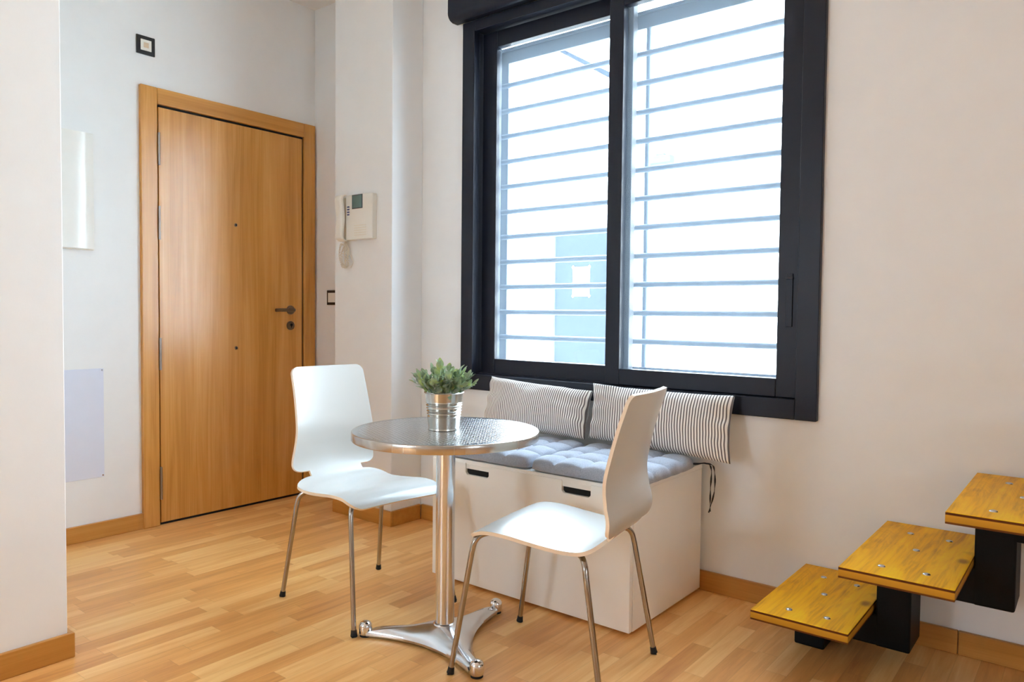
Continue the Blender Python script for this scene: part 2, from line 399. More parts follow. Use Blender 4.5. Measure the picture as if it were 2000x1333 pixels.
# ---------------------------------------------------------------- window
W = empty('window_1', (2.0, 0, 0)); struct(W, 'large dark grey two-pane sliding window with a shutter box')
def wx(x): return x-2.0
def ring(b, x0, x1, z0, z1, t, y0, y1, tt=None, tb=None, tl=None, tr=None):
    tt = tt or t; tb = tb or t; tl = tl or t; tr = tr or t
    b.box(wx(x0), wx(x0+tl), y0, y1, z0, z1); b.box(wx(x1-tr), wx(x1), y0, y1, z0, z1)
    b.box(wx(x0+tl), wx(x1-tr), y0, y1, z0, z0+tb); b.box(wx(x0+tl), wx(x1-tr), y0, y1, z1-tt, z1); return b
b = MB(); ring(b, 1.172, 2.842, .692, 2.44, .075, -.022, .02, tb=.072, tt=.05); b.build('window_casing', 'frame_metal', W, bevel=.003)
b = MB(); ring(b, 1.205, 2.81, .72, 2.43, .035, .02, .115); b.build('window_frame', 'frame_metal', W, bevel=.002)
b = MB(); b.box(wx(1.24), wx(2.775), .02, .11, .755, .770); b.box(wx(1.24), wx(2.775), .05, .058, .770, .785); b.build('sliding_track', 'frame_metal', W, bevel=.001)
s1 = MB(); ring(s1, 1.245, 2.06, .765, 2.392, .085, .045, .085, tb=.075, tt=.075, tr=.07); s1 = s1.build('window_sash', 'frame_metal', W, bevel=.004)
s2 = MB(); ring(s2, 1.972, 2.775, .765, 2.392, .068, .002, .042, tb=.068, tt=.07, tr=.085); s2 = s2.build('window_sash', 'frame_metal', W, bevel=.004)
MB().box(wx(1.325), wx(1.995), .064, .068, .835, 2.322).build('window_pane', 'window_glass', s1)
MB().box(wx(2.035), wx(2.695), .021, .025, .828, 2.327).build('window_pane', 'window_glass', s2)
b = MB(); b.box(wx(2.722), wx(2.745), -.004, .004, 1.02, 1.21); b.box(wx(2.724), wx(2.748), -.012, -.002, 1.19, 1.198); b.build('sash_latch', 'frame_metal', s2, bevel=.001)
# shutter box with a rounded lower front edge
b = MB(); prof = [(-.02, 2.44), (-.055, 2.44)]+[(-.055-.035*math.sin(a), 2.475-.035*math.cos(a)) for a in [PI/2*k/6 for k in range(7)]]+[(-.09, 2.70), (-.02, 2.70)]
n = len(prof); x0, x1 = wx(1.136), wx(2.88)
b.add([(x0, y, z) for y, z in prof]+[(x1, y, z) for y, z in prof], [tuple(range(n)), tuple(range(n, 2*n))]+[(k, (k+1) % n, n+(k+1) % n, n+k) for k in range(n)])
b.build('shutter_box', 'frame_metal', W, bevel=.003, smooth=True)
MB().box(wx(1.215), wx(2.80), .115, .29, .735, .775).build('window_sill', 'concrete', W, bevel=.004)

# security grille outside
G = empty('security_grille', (2.0, .17, .775)); tag(G, 'grey metal security grille of horizontal bars outside the window', 'grille')
def gb(): return MB()
gx0, gx1, gz0, gz1 = 1.262, 2.80, .785, 2.345
b = gb(); b.box(gx0-2, gx0+.045-2, -.006, .006, 0.0, gz1-.775); b.box(gx1-.045-2, gx1-2, -.006, .006, 0, gz1-.775)
b.box(gx0-2, gx1-2, -.006, .006, gz1-.775-.07, gz1-.775); b.box(gx0-2, gx1-2, -.02, .03, gz1-.775-.012, gz1-.775)
b.box(gx0-2, gx1-2, -.008, .008, 0, .058)
b.build('grille_frame', 'grille_metal', G, bevel=.001)
for k in range(11):
    z = 2.168-k*.1225-.775
    gb().tube([(gx0+.01-2, -.006, z), (gx1-.01-2, -.006, z)], .0125, 12).build('grille_bar', 'grille_metal', G, smooth=True)
gb().tube([(.062, .008, 0), (.062, .008, gz1-.775-.02)], .012, 10).build('grille_upright', 'grille_metal', G, smooth=True)

# ---------------------------------------------------------------- outside
struct(MB().box(-8, 12, .25, 14, -.2, -.1).build('ground', 'concrete'), 'pale paving outside the window')
FYD = 4.2
struct(MB().box(-8, 12, FYD, FYD+.3, -.1, 4.05).build('wall_facade', 'facade_plaster'), 'overexposed white building wall across the street')
D2 = empty('door_2', (-.828, FYD, -.1)); struct(D2, 'blue grey metal door across the street with a taped paper')
b = MB(); b.box(-.44, .44, -.05, .02, 2.085, 2.125); b.box(-.44, -.405, -.05, .02, 0, 2.085); b.box(.405, .44, -.05, .02, 0, 2.085); b.build('door_frame', 'grille_metal', D2, bevel=.003)
MB().box(-.405, .405, -.02, .02, 0, 2.075).build('door_leaf', 'blue_door', D2, bevel=.003)
MB().box(-.36, .36, -.021, -.019, .16, .62).build('kick_plate', 'blue_door', D2)
P = MB(); P.box(-.11, .11, -.002, 0, -.16, .16)
for sx in (-1, 1):
    for sz in (-1, 1):
        P.add([(sx*.092, -.003, sz*.163), (sx*.112, -.003, sz*.142), (sx*.124, -.003, sz*.158), (sx*.106, -.003, sz*.180)], [(0, 1, 2, 3)])
P = P.build('paper_notice', 'paper_white'); P.location = (-.885, FYD-.022, 1.418); tag(P, 'blank white paper taped to the blue grey door across the street', 'paper')
# wall lamps on the facade and a stay rod of an awning
def lamp(x, z, lab):
    b = MB(); b.box(-.14, .14, -.1, 0, -.04, .04); b.box(-.05, .05, -.06, 0, .03, .07); o = b.build('wall_lamp', 'lamp_grey', bevel=.01); o.location = (x, FYD, z); tag(o, lab, 'lamp')
simple('dark_rod', (24, 28, 34), .9, spec=.0)
simple('lamp_grey', (54, 57, 60), .8, spec=.06)
lamp(.06, 2.62, 'small pale box lamp on the facade seen through the right window pane')
lamp(-2.10, 2.63, 'small pale box lamp on the facade at the left edge of the left window pane')
r_ = MB().tube([(0, 0, 0), (2.197, -2.2, -1.347)], .021, 10).build('stay_rod', 'dark_rod', smooth=True); r_.location = (-1.226, 4.2, 4.008); tag(r_, 'thin slanting metal rod on the facade, at the top of the left window pane', 'rod')


# ---------------------------------------------------------------- wall plates and boxes
def plate_mesh_yz(parent, w, h):   # plate facing +X
    b = MB(); b.box(0, .008, -w/2, w/2, -h/2, h/2); b.build('plate_frame', 'black_plastic', parent, bevel=.003)
    b = MB(); b.box(.008, .0105, -w*.29, w*.29, -h*.29, h*.29); return b.build('plate_insert', 'white_plastic', parent, bevel=.001)
S = empty('wall_sensor', (0, -.975, 2.316)); tag(S, 'small black framed square plate with white centre above the entrance door', 'wall plate')
ins = plate_mesh_yz(S, .088, .088)
MB().box(.0105, .0125, -.012, .012, -.012, .012).build('sensor_window', 'beige_plastic', ins, bevel=.001)
S = empty('light_switch', (.200, 0, 1.139)); tag(S, 'black framed light switch half hidden behind the pillar', 'light switch')
b = MB(); b.box(-.080, .080, -.009, 0, -.042, .042); b.build('plate_frame', 'black_plastic', S, bevel=.003)
b = MB(); b.box(-.065, -.001, -.012, -.009, -.027, .027); b.build('rocker', 'white_plastic', S, bevel=.001)
b = MB(); b.box(.001, .065, -.012, -.009, -.027, .027); b.build('rocker', 'white_plastic', S, bevel=.001)
# fuse box, curved glossy lid
F = empty('fuse_box', (0, -1.42, 1.588)); tag(F, 'white glossy electrical box on the wall left of the entrance door', 'fuse box')
MB().box(0, .02, -.2, .2, -.262, .262).build('box_back', 'white_plastic', F, bevel=.003)
b = MB(); ny = 20
prof = [(.02, -.198)]+[(.02+.022*(1-abs(2*k/ny-1)**7), -.198+.396*k/ny) for k in range(1, ny)]+[(.02, .198)]
b.add([(x, y, -.258) for x, y in prof]+[(x, y, .258) for x, y in prof], [tuple(range(len(prof))), tuple(range(len(prof), 2*len(prof)))]+[(k, k+1, len(prof)+k+1, len(prof)+k) for k in range(len(prof)-1)])
b.build('box_lid', 'white_gloss', F, smooth=True)
A = empty('access_panel', (0, -1.37, .535)); tag(A, 'flat bluish white screwed cover panel low on the wall below the fuse box', 'access panel')
MB().box(0, .004, -.19, .19, -.252, .252).build('cover_plate', 'panel_paint', A, bevel=.001)
for sy in (-1, 1):
    for sz in (-1, 1):
        b = MB(); disc_x(b, .004, .0052, sy*.183, sz*.244, .0035, 12); b.build('screw', 'screw_metal', A)

# intercom on the pillar
I = empty('intercom', (.66, -.206, 1.53)); tag(I, 'white wall intercom with small screen and handset on the pillar', 'intercom')
def ix(x): return x-.66
b = MB()
nx = 16; pr = []
for k in range(nx+1):
    t = k/nx; x = ix(.572)+t*(.775-.572); y = -.030-.010*(1-(2*t-1)**4); pr.append((x, y))
pr = [(ix(.572), 0)]+pr+[(ix(.775), 0)]; m = len(pr)
b.add([(x, y, -.108) for x, y in pr]+[(x, y, .118) for x, y in pr], [tuple(range(m)), tuple(range(m, 2*m))]+[(k, (k+1) % m, m+(k+1) % m, m+k) for k in range(m)])
body = b.build('intercom_body', 'white_plastic', I, bevel=.004, smooth=True)
MB().box(ix(.632), ix(.712), -.0415, -.038, .046, .116).build('screen_frame', 'black_plastic', I, bevel=.001)
MB().box(ix(.636), ix(.708), -.0425, -.041, .050, .112).build('screen', 'lcd_glass', I)
for k in range(4):
    MB().box(ix(.594), ix(.610), -.0425, -.036, .056-.013*k, .062-.013*k).build('button', 'button_blue', I, bevel=.002)
b = MB()
for k in range(5): b.box(ix(.65), ix(.74), -.0412, -.040, -.04-.012*k, -.0365-.012*k)
b.build('speaker_grille', 'cord_white', I)
sp = spline([(0, -.03, -.112), (0, -.038, -.105), (0, -.052, -.095), (0, -.050, -.06), (0, -.045, 0), (0, -.050, .065), (0, -.054, .1), (0, -.045, .118), (0, -.034, .122)], 5)
b = MB()
def hs(u, v):
    i = v*(len(sp)-1); p = sp[min(int(round(i)), len(sp)-1)]; a = 2*PI*u; e = min(1, .35+2.2*min(v, 1-v)/.1) if min(v, 1-v) < .1 else 1
    e = min(1, e)
    return (ix(.548)+.0265*math.copysign(abs(math.cos(a))**.6, math.cos(a))*e, p.y+.013*math.copysign(abs(math.sin(a))**.6, math.sin(a)), p.z)
b.grid(hs, 24, len(sp)-1); b.add([hs(k/24, 0) for k in range(24)], [tuple(range(24))]); b.add([hs(k/24, 1) for k in range(24)], [tuple(range(24))])
b.build('handset', 'white_plastic', I, smooth=True)
MB().box(ix(.53), ix(.572), -.025, 0, -.105, .112).build('handset_cradle', 'white_plastic', I, bevel=.004)
# coiled cord hanging in a bundle
random.seed(5)
pts = []
cx = ix(.553)
for k in range(420):
    t = k/419
    lt = t*2*PI*2.6; big = Vector((cx+.028*math.sin(lt)*(.6+.5*t)+.012*math.sin(2*PI*t), -.026-.008*math.cos(lt*1.3), -.185-.055*math.cos(lt)*(.8+.3*math.sin(3*t)) ))
    if t < .06: big = big.lerp(Vector((cx, -.02, -.11)), 1-t/.06)
    if t > .94: big = big.lerp(Vector((cx+.01, -.02, -.11)), (t-.94)/.06)
    a = k*1.15; pts.append(big+Vector((.0045*math.cos(a), .0045*math.sin(a), 0.0045*math.sin(a*.9))))
MB().tube(pts, .0019, 6).build('coiled_cord', 'cord_white', I, smooth=True)
MB().tube(spline([(cx+.002, -.015, -.10), (cx+.02, -.01, -.17), (cx+.055, -.012, -.215), (cx+.035, -.012, -.245)], 8), .0018, 6).build('cord_end', 'cord_white', I, smooth=True)

# ---------------------------------------------------------------- staircase
ST = empty('staircase', (2.95, -.18, 0)); tag(ST, 'cantilevered stairs of yellow wood treads on a stepped black steel beam', 'stairs')
def sx(x): return x-2.95
def sy_(y): return y+.18
TR = [(2.815, 3.088, -.535, .186), (3.072, 3.345, -.590, .386), (3.320, 3.60, -.602, .581)]
for k in range(3, 11): TR.append((3.32+.25*(k-2), 3.60+.25*(k-2), -.60, .581+.198*(k-2)))
boltpos = [(.33, .135), (.72, .145), (.5, .50), (.33, .80), (.72, .78)]
rs = [(3.097, 3.192), (3.346, 3.445)]+[(3.346+.25*k, 3.445+.25*k) for k in range(1, 10)]
b = MB()
b.box(sx(2.857), sx(2.95), sy_(-.256), sy_(-.10), 0, .157)
for k, (x0, x1, y0, zt) in enumerate(TR):
    xa = 2.857 if k == 0 else rs[k-1][0]+.004
    xb = rs[k][1]; zb = zt-.03-.105 if k else .06
    if k: zb = zt-.136
    b.box(sx(xa), sx(xb)-.001, sy_(-.255), sy_(-.101), zb, zt-.03)
    if k < len(TR)-1: b.box(sx(rs[k][0]), sx(rs[k][1]), sy_(-.256), sy_(-.10), zb-.001, TR[k+1][3]-.03)
b.build('steel_beam', 'black_steel', ST, bevel=.006)
for k, (x0, x1, y0, zt) in enumerate(TR):
    random.seed(40+k)
    nx_, ny_ = 14, 26
    b = MB(); x0, x1, y0, y1 = x0, x1, y0, -.006
    b.box(0, x1-x0, 0, y1-y0, -.03, 0)
    o = b.build('tread', 'tread_wood', ST, bevel=.0012); o.location = (sx(x0), sy_(y0), zt)
    if k < 3:
        for (fx, fy) in boltpos:
            c = (fx*(x1-x0), fy*(y1-y0), 0)
            MB().lathe([(.0098, 0), (.0095, .001), (.0078, .0026), (.004, .0038), (.0004, .0042)], 20, c).build('bolt', 'screw_metal', o, smooth=True)

# ---------------------------------------------------------------- storage bench
BX0, BX1, BY, BZ = 1.524, 2.428, -.567, .492
Bn = empty('storage_bench', ((BX0+BX1)/2, -.30, 0)); tag(Bn, 'white storage bench with two cut-out drawer grips under the window', 'bench')
def bx_(x): return x-(BX0+BX1)/2
def by_(y): return y+.30
b = MB(); b.box(bx_(BX0), bx_(BX1), by_(BY+.02), by_(-.025), .012, BZ-.018)
b.box(bx_(BX0+.05), bx_(BX1-.05), by_(BY+.05), by_(-.05), 0, .012)
b.build('bench_body', 'bench_white', Bn, bevel=.002)
MB().box(bx_(BX0), bx_(BX1), by_(BY+.004), by_(-.022), BZ-.018, BZ).build('bench_top', 'bench_white', Bn, bevel=.002)
# drawer front outline with two notches, extruded
def nline(x0, x1): return [(x0, .4805), (x0, .444), (x0+.008, .436), (x1-.008, .436), (x1, .444), (x1, .4805)]
out = [(BX0+.002, .012), (BX0+.002, .4705+.01)]+nline(1.702, 1.818)+nline(2.152, 2.270)+[(BX1-.002, .4805), (BX1-.002, .012)]
me_b = bmesh.new()
vf = [me_b.verts.new((bx_(x), by_(BY), z)) for x, z in out]
f = me_b.faces.new(vf); r = bmesh.ops.extrude_face_region(me_b, geom=[f])
for v in [g for g in r['geom'] if isinstance(g, bmesh.types.BMVert)]: v.co.y += .0185
bmesh.ops.triangulate(me_b, faces=[x for x in me_b.faces if len(x.verts) > 4]); bmesh.ops.recalc_face_normals(me_b, faces=me_b.faces)
me = bpy.data.meshes.new('drawer_front'); me_b.to_mesh(me); me_b.free(); me.materials.append(MATS['bench_white'])
DF = bpy.data.objects.new('drawer_front', me); COL.objects.link(DF); DF.parent = Bn
bv = DF.modifiers.new('bevel', 'BEVEL'); bv.width = .002; bv.segments = 2; bv.limit_method = 'ANGLE'; bv.angle_limit = .7; bv.harden_normals = True
for p in me.polygons: p.use_smooth = True
for x0, x1 in ((1.702, 1.818), (2.152, 2.270)):
    MB().box(bx_(x0), bx_(x1), by_(BY+.006), by_(BY+.019), .4585, .4805).build('grip_strip', 'bench_white', DF)
    MB().box(bx_(x0), bx_(x1), by_(BY+.012), by_(BY+.0195), .434, .4585).build('grip_hole', 'dark_gap', DF)

# seat cushions
def cushion(x0, x1, y0, y1, zb, th, seed, name='seat_cushion'):
    cx, cy = (x0+x1)/2, (y0+y1)/2; hw, hd = (x1-x0)/2, (y1-y0)/2
    e = empty(name, (cx, cy, zb)); N = 44
    def top(u, v, s=1):
        a, c = 2*u-1, 2*v-1
        sh = 1-.035*(1-a*a)*0; ex = hw*(a)*(1-.03*(1-abs(c))**1*0); ey = hd*c
        # soft rounded corners
        rr = max(0, abs(a)**6+abs(c)**6-.9); k = 1-.05*rr
        edge = (1-abs(a)**7)*(1-abs(c)**7)
        g = abs(math.sin(a*PI*2))*.0; 
        ga = abs(math.cos((a*.5+.5)*PI*4)) ; gc = abs(math.cos((c*.5+.5)*PI*4))
        da = (a*.5+.5)*4; dc = (c*.5+.5)*4
        fa = abs(da-round(da)); fc = abs(dc-round(dc))        # 0 on the seam lines, .5 in between
        pin = math.exp(-((fa*fa+fc*fc)/.02)) if (0 < round(da) < 4 and 0 < round(dc) < 4) else 0
        seam = min(math.sin(PI*fa) if 0 < round(da) < 4 else 1, math.sin(PI*fc) if 0 < round(dc) < 4 else 1)
        h = th*(edge**.27)*(.72+.28*seam**.55-.26*pin)
        h += .003*noise.noise(Vector((a*3+seed, c*3, 0)))*edge
        dx = .004*noise.noise(Vector((c*6, seed, 1))); dyy = .004*noise.noise(Vector((a*6, seed, 4)))
        base = th*.16
        z = base+h*.84 if s > 0 else base*(1-edge**.5)
        return (ex*k+dx, ey*k+dyy, max(z, 0))
    b = MB(); b.grid(lambda u, v: top(u, v), N, N); b.grid(lambda u, v: top(u, v, -1), N, N)
    o = b.build('cushion_cover', 'grey_blue_fabric', e, smooth=True)
    bm = bmesh.new(); bm.from_mesh(o.data); bmesh.ops.remove_doubles(bm, verts=bm.verts, dist=.0008); bmesh.ops.recalc_face_normals(bm, faces=bm.faces); bm.to_mesh(o.data); bm.free()
    for i in (1, 2, 3):
        for j in (1, 2, 3):
            p = top(i/4, j/4); MB().lathe([(.006, -.002), (.0055, .001), (.001, .002)], 10, (p[0], p[1], p[2])).build('tuft_button', 'grey_blue_fabric', e, smooth=True)
    return e
C1 = cushion(1.565, 2.003, -.574, -.15, BZ+.001, .060, 1.3); tag(C1, 'grey blue tufted cushion on the left half of the white bench', 'cushion', 'tufted cushions on the bench')
C2 = cushion(2.007, 2.462, -.577, -.13, BZ+.001, .058, 4.1); tag(C2, 'grey blue tufted cushion on the right half of the bench with dangling dark ties', 'cushion', 'tufted cushions on the bench')
for dx, l in ((0, .17), (.012, .175)):
    b = MB(); pth = spline([(.20+dx, .205, .018), (.235+dx, .27, .014), (.247+dx, .290, -.01), (.243+dx*1.3, .295, -.09), (.243-dx*.4, .295, -l)], 8)
    b.tube(pth, [.0022+.0012*math.sin(i) for i in range(len(pth))], 6); b.build('tie_ribbon', 'tie_fabric', C2, smooth=True)

# striped pillows
def pillow(c, th, seed, label):
    # c: corners TL, TR, BR, BL (world)
    TL, TR_, BR, BL = [Vector(q) for q in c]; ctr = (TL+TR_+BR+BL)/4
    nrm = (TR_-TL).cross(BL-TL).normalized()
    if nrm.y > 0: nrm = -nrm
    b = MB(); N, M = 56, 34; uvs = []
    def pt(u, v, s):
        a, d = 2*u-1, 2*v-1
        pu = u; pv = v
        # edges drawn inward between the corners
        pu = .5+.5*a*(1-.035*(1-d*d)); pv = .5+.5*d*(1-(.09 if d < 0 else .025)*(1-a*a)**.8)
        P = (TL*(1-pu)+TR_*pu)*(1-pv)+(BL*(1-pu)+BR*pu)*pv
        f = ((1-a*a)**.5*(1-d*d)**.5)**.72
        w_ = noise.noise(Vector((a*3.0+seed, d*2.0, s*3)))*.009+noise.noise(Vector((a*6+seed, d*4, s*7)))*.0028
        near = math.exp(-((1-abs(a))**2)/.05)
        w_ += near*.005*math.sin(d*11+seed)*(1-d*d)
        return P+nrm*s*(th*f+w_*min(1, 3*f)) - ctr
    for s in (1, -1): b.grid(lambda u, v: pt(u, v, s), N, M)
    me = bpy.data.meshes.new('striped_pillow'); me.from_pydata(b.v, [], b.f); uvl = me.uv_layers.new(name='UVMap')
    per = (N+1)*(M+1)
    for lp in me.loops:
        i = lp.vertex_index % per; uvl.data[lp.index].uv = ((i % (N+1))/N, 1-(i//(N+1))/M)
    me.materials.append(MATS['striped_cotton'])
    bm = bmesh.new(); bm.from_mesh(me); bmesh.ops.remove_doubles(bm, verts=bm.verts, dist=.0006); bmesh.ops.recalc_face_normals(bm, faces=bm.faces)
    for f in bm.faces: f.smooth = True
    bm.to_mesh(me); bm.free()
    o = bpy.data.objects.new('striped_pillow', me); COL.objects.link(o); o.location = ctr
    tag(o, label, 'pillow', 'striped pillows on the bench')
    return o
pillow([(1.403, -.058, .768), (1.966, -.075, .742), (2.000, -.185, .556), (1.452, -.185, .560)], .056, 2.2, 'brown and white striped oblong pillow leaning at the left end of the bench')
pillow([(1.972, -.085, .775), (2.566, -.060, .767), (2.596, -.165, .534), (2.016, -.185, .566)], .056, 7.7, 'brown and white striped oblong pillow overhanging the right end of the bench')

# ---------------------------------------------------------------- bistro table
TB = empty('bistro_table', (1.975, -.965, 0)); tag(TB, 'round bistro table with stamped steel top and three-footed aluminium base', 'table')
TZ, TRd = .685, .297
b = MB(); b.lathe([(.001, TZ), (.1, TZ), (.2, TZ), (.285, TZ), (TRd-.004, TZ-.0005)], 96, cap=False); 
b.build('tabletop', 'stamped_steel', TB, smooth=True)
b = MB(); b.lathe([(TRd-.006, TZ-.0008), (TRd-.002, TZ+.0006), (TRd, TZ-.0004), (TRd+.001, TZ-.002), (TRd+.001, TZ-.010), (TRd+.001, TZ-.024), (TRd, TZ-.0265), (TRd-.003, TZ-.027), (TRd-.012, TZ-.026)], 96, cap=False)
b.build('table_rim', 'rim_steel', TB, smooth=True)
b = MB(); b.lathe([(.001, TZ-.022), (.28, TZ-.022), (TRd-.006, TZ-.024)], 64, cap=False); b.lathe([(.11, TZ-.034), (.11, TZ-.022)], 48)
b.build('table_underside', 'black_plastic', TB, smooth=True)
b = MB(); b.lathe([(.0305, .045), (.0305, TZ-.03)], 48); b.build('table_column', 'aluminium', TB, smooth=True)
# three-armed base
feet = [Vector((1.753-1.975, -1.106+.965, 0)), Vector((2.214-1.975, -1.080+.965, 0)), Vector((1.960-1.975, -.688+.965, 0))]
angs = [math.atan2(f.y, f.x) for f in feet]; rad = [f.length for f in feet]
order = sorted(range(3), key=lambda i: angs[i])
outl = []
for q in range(3):
    i, j = order[q], order[(q+1) % 3]
    A_, B_ = feet[i], feet[j]
    na = Vector((-A_.y, A_.x, 0)).normalized(); nb = Vector((B_.y, -B_.x, 0)).normalized()
    p0 = A_+na*.0195; p3 = B_+nb*.0195
    p1 = A_*.34+na*.033; p2 = B_*.34+nb*.033
    for k in range(40):
        t = k/40; outl.append((1-t)**3*p0+3*(1-t)**2*t*p1+3*(1-t)*t*t*p2+t**3*p3)
NO = len(outl); b = MB(); NR = 14; vs = []
def ridge(P):
    # height of the crest at plan point P: high at hub, lower at feet, saddle between arms
    r = P.length; h = .039+.024*math.exp(-(r/.085)**2)
    return h
for ir in range(NR+1):
    rho = ir/NR
    for P in outl:
        q = P*rho; edge = 1-rho**3.0; z = .015+(ridge(q)-.015)*max(edge, 0)**.75
        if ir == NR: z = .015
        vs.append((q.x, q.y, z))
fs = [(i*NO+k, i*NO+(k+1) % NO, (i+1)*NO+(k+1) % NO, (i+1)*NO+k) for i in range(NR) for k in range(NO)]
vs += [(P.x*.97, P.y*.97, .006) for P in outl]
fs += [(NR*NO+k, NR*NO+(k+1) % NO, (NR+1)*NO+(k+1) % NO, (NR+1)*NO+k) for k in range(NO)]
b.add(vs, fs); base = b.build('table_base', 'aluminium', TB, smooth=True)
bm = bmesh.new(); bm.from_mesh(base.data); bmesh.ops.remove_doubles(bm, verts=bm.verts, dist=.0005); bmesh.ops.recalc_face_normals(bm, faces=bm.faces); bm.to_mesh(base.data); bm.free()
MB().lathe([(.040, .052), (.037, .058), (.033, .062)], 40).build('column_collar', 'aluminium', TB, smooth=True)
for f in feet:
    b = MB(); b.lathe([(.020, .008), (.0215, .013), (.0218, .030), (.0205, .038), (.0165, .0445), (.0095, .0485), (.0005, .050)], 32, (f.x, f.y, 0)); fo = b.build('table_foot', 'polished_aluminium', TB, smooth=True)
    MB().lathe([(.0185, 0), (.0185, .009)], 24, (f.x, f.y, 0)).build('foot_glide', 'rubber', fo)

# potted plant
PX, PY = 1.968, -.968
PT = empty('potted_plant', (PX, PY, TZ+.0012)); tag(PT, 'small green felt-leaved plant in a ribbed galvanised pot on the table', 'potted plant')
rb, rt, hp = .0485, .0605, .118
pr = []
for k in range(61):
    t = k/60; r = rb+(rt-rb)*t; z = hp*t
    if .36 < t < .74: r += .0021*math.cos((t-.36)/.38*2*PI*5)-.0006
    if t < .03: r += .001
    pr.append((r, z))
pr += [(rt+.0022, hp-.001), (rt+.0035, hp+.001), (rt+.0022, hp+.003), (rt, hp+.002), (rt-.002, hp-.004), (rt-.003, hp-.02)]
MB().lathe([(.001, 0)]+pr, 72, cap=False).build('pot', 'galvanised', PT, smooth=True)
MB().lathe([(.001, hp-.013), (rt-.003, hp-.014)], 32, cap=False).build('potting_soil', 'soil', PT)
random.seed(21)
LF, SM = MB(), MB()
def leaf(p, d, L, w_, roll):
    d = d.normalized(); up = Vector((0, 0, 1)); s = d.cross(up); s = s.normalized() if s.length > .05 else Vector((1, 0, 0))
    s = (s*math.cos(roll)+d.cross(s)*math.sin(roll)).normalized(); nn = s.cross(d).normalized()
    bend = random.uniform(-.35, .25)
    NL, NW = 7, 4; vs = []
    for side in (1, -1):
        for i in range(NL+1):
            t = i/NL; ww = w_*(math.sin(PI*t**1.0)**.62 if 0 < t < 1 else 0)+.0004
            for j in range(NW+1):
                q = 2*j/NW-1
                vs.append(p+d*L*t+nn*(L*bend*t*t+.22*ww*q*q+side*.0007*(1-q*q))+s*ww*q)
    n1 = (NL+1)*(NW+1); fs = []
    for side in (0, 1):
        for i in range(NL):
            for j in range(NW):
                a = side*n1+i*(NW+1)+j; q = (a, a+1, a+NW+2, a+NW+1); fs.append(q if side else q[::-1])
    LF.add(vs, fs)
for k in range(36):
    a = k*2.39996+random.uniform(-.3, .3); rr = .052*math.sqrt((k+.5)/36)
    base_ = Vector((rr*math.cos(a), rr*math.sin(a), hp-.014))
    tilt = .12+1.0*(rr/.052)*random.uniform(.55, 1.0); hgt = random.uniform(.034, .070)*(1.0 if rr > .03 else 1.3)
    dr = Vector((math.cos(a)*math.sin(tilt), math.sin(a)*math.sin(tilt), math.cos(tilt)))
    tip = base_+dr*hgt+Vector((0, 0, .01))
    if tip.xy.length > .062: tip.z = max(tip.z, hp+.014)
    path = spline([base_, base_.lerp(tip, .5)+Vector((0, 0, .012)), tip], 5); SM.tube(path, .0011, 5)
    for j in range(8):
        t = .22+.78*j/7; P_ = path[min(int(t*(len(path)-1)), len(path)-1)]
        ph = j*2.1+k; out_ = Vector((math.cos(ph), math.sin(ph), 0))
        dd = (dr*.8+out_*(.95-.4*t)+Vector((0, 0, .25))); Lf = random.uniform(.024, .036)*(1.1-.25*t)
        if (P_+dd.normalized()*Lf).z < hp+.004 and P_.xy.length > .045: dd.z += .8
        leaf(P_, dd, Lf, random.uniform(.0070, .0095), random.uniform(-.5, .5))
    leaf(tip, dr+Vector((0, 0, .3)), random.uniform(.026, .036), .0075, random.uniform(-.6, .6))
leaf(Vector((.046, -.024, hp+.002)), Vector((.4, -.35, -.55)), .026, .006, .3)
LF.build('foliage', 'felt_leaf', PT, smooth=True); SM.build('stems', 'felt_leaf', PT, smooth=True)

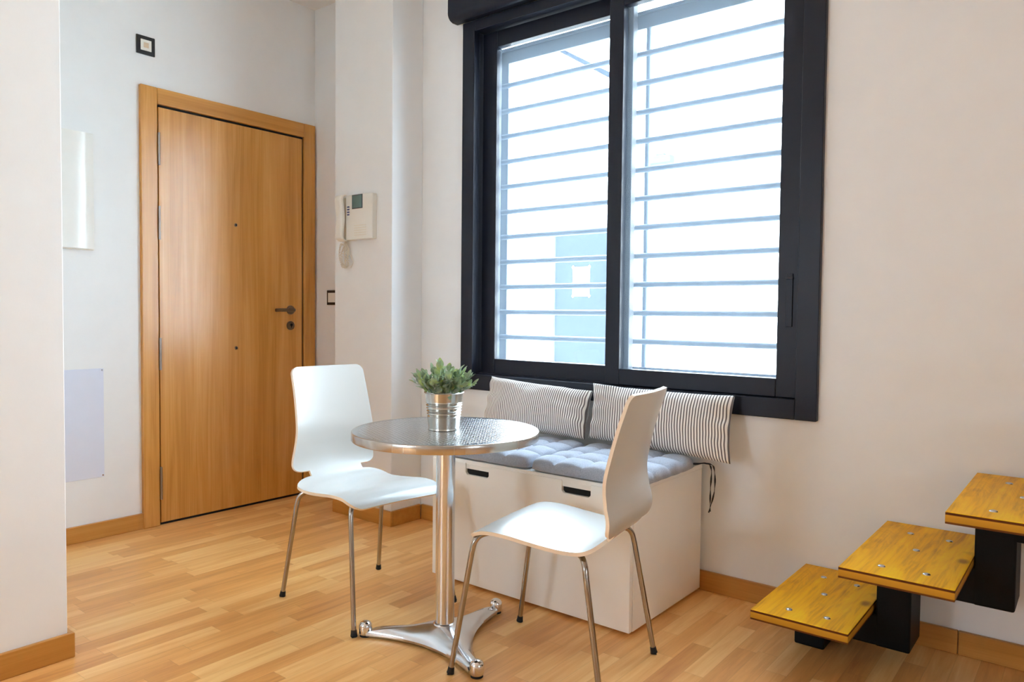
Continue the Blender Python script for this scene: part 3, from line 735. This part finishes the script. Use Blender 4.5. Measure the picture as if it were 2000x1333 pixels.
# ---------------------------------------------------------------- chairs
def make_chair(loc, ang, label):
    e = empty('plywood_chair', loc, ang); tag(e, label, 'chair', 'white shell chairs at the bistro table')
    prof = spline([(.200, .404), (.190, .417), (.168, .430), (.13, .4385), (.07, .438), (0, .430), (-.07, .4225), (-.125, .420), (-.165, .425), (-.198, .440), (-.222, .466), (-.236, .50), (-.236, .54), (-.230, .58), (-.230, .62), (-.242, .68), (-.260, .75), (-.279, .81), (-.291, .848)], 10)
    prof = [Vector((p.x, p.y, 0)) for p in prof]
    S_ = [0]
    for i in range(1, len(prof)): S_.append(S_[-1]+(prof[i]-prof[i-1]).length)
    Lt = S_[-1]
    def at(s):
        s = max(0, min(Lt, s))
        for i in range(1, len(S_)):
            if S_[i] >= s:
                t = (s-S_[i-1])/(S_[i]-S_[i-1]+1e-9); return prof[i-1].lerp(prof[i], t)
        return prof[-1]
    # station of the notch: where the shell turns up
    sn = min(range(len(prof)), key=lambda i: abs(prof[i].x+.212)+abs(prof[i].y-.452)); sn = S_[sn]
    def half(s):
        # seat side, then notch, then back
        rc = .05
        if s < sn:
            w0 = .193+.006*math.sin(min(1, s/(sn*.8))*PI)
            if s < rc: w0 -= .045*(1-math.sqrt(max(0, 1-((rc-s)/rc)**2)))
            d = (sn-.012)-s
            r2 = .052
            if d < 0: return .112
            if d < r2: w0 = .112+(w0-.112)*(math.sqrt(max(0, 1-((r2-d)/r2)**2)))**.9
            return w0
        t = (s-sn)/(Lt-sn); w0 = .182-.026*t-.006*math.sin(PI*t)
        d = s-(sn+.012); r2 = .034
        if d < 0: return .112
        if d < r2: w0 = .112+(w0-.112)*(math.sqrt(max(0, 1-((r2-d)/r2)**2)))**.55
        top = Lt-s; rc = .028
        if top < rc: w0 -= rc*(1-math.sqrt(max(0, 1-((rc-top)/rc)**2)))
        return w0
    st = []
    s = 0
    while s < Lt:
        st.append(s); near = min(abs(s-(sn-.012)), abs(s-(sn+.012)), abs(s-.0)+.002, abs(s-Lt)+.002)
        s += .0012 if near < .006 else (.003 if near < .05 else .010)
    st.append(Lt)
    M_ = 20; vs = []
    for s in st:
        p = at(s); hw = half(s); q = at(min(Lt, s+.004))-at(max(0, s-.004)); q.normalize(); nx_, nz_ = -q.y, q.x
        # curvature across the back: sides slightly forward
        bk = max(0, min(1, (p.y-.46)/.08)); seat = 1-bk
        for j in range(M_+1):
            t = 2*j/M_-1; y = hw*t
            fwd = .020*bk*(y/.18)**2
            lift = -.004*seat*(y/.19)**2
            vs.append((p.x+fwd, y, p.y+lift))
    n_ = len(st); fs = [(i*(M_+1)+j, i*(M_+1)+j+1, (i+1)*(M_+1)+j+1, (i+1)*(M_+1)+j) for i in range(n_-1) for j in range(M_)]
    me = bpy.data.meshes.new('chair_shell'); me.from_pydata(vs, [], fs); me.materials.append(MATS['chair_white']); me.materials.append(MATS['chair_edge'])
    for p in me.polygons: p.use_smooth = True
    o = bpy.data.objects.new('chair_shell', me); COL.objects.link(o); o.parent = e
    so = o.modifiers.new('solid', 'SOLIDIFY'); so.thickness = .011; so.offset = -1 if me.polygons[5].normal.z > 0 else 1
    so.material_offset_rim = 1; so.use_even_offset = False
    bv = o.modifiers.new('bevel', 'BEVEL'); bv.width = .0022; bv.segments = 2; bv.limit_method = 'ANGLE'; bv.angle_limit = math.radians(60); bv.harden_normals = True
    # legs
    for sx_, pts, foot in ((1, [(.060, .07, .412), (.125, .135, .417), (.158, .168, .414), (.174, .184, .396), (.181, .190, .365)], (.238, .214, .0)),
                           (-1, [(-.060, .07, .398), (-.125, .135, .400), (-.156, .166, .397), (-.171, .182, .380), (-.178, .189, .350)], (-.240, .214, .0))):
        for sy in (1, -1):
            P_ = [Vector((x, y*sy, z)) for x, y, z in pts]; F_ = Vector((foot[0], foot[1]*sy, foot[2]))
            path = spline(P_, 6); end = path[-1]; path += [end.lerp(F_, t) for t in (.1, .3, .6, .96)]
            lg = MB().tube(path, .0083, 14).build('leg', 'chrome', e, smooth=True)
            d = (F_-end).normalized()
            MB().tube([F_-d*.022, F_-d*.012, F_-d*.0035+Vector((0, 0, .0)), F_+Vector((0, 0, .0045))], [.0093, .0102, .0115, .0115], 14).build('foot_cap', 'rubber', lg, smooth=True)
    b = MB(); b.tube([(.06, -.072, .412), (.06, .072, .412)], .008, 10); b.tube([(-.06, -.072, .398), (-.06, .072, .398)], .008, 10); b.tube([(-.06, 0, .40), (.06, 0, .41)], .008, 10)
    b.build('seat_frame', 'chrome', e, smooth=True)
    return e
make_chair((1.520, -.897, 0), math.radians(-6.5), 'white shell chair left of the bistro table, nearest the entrance door')
make_chair((2.343, -.868, 0), math.radians(189.5), 'white shell chair right of the table, its curved back toward the stairs')
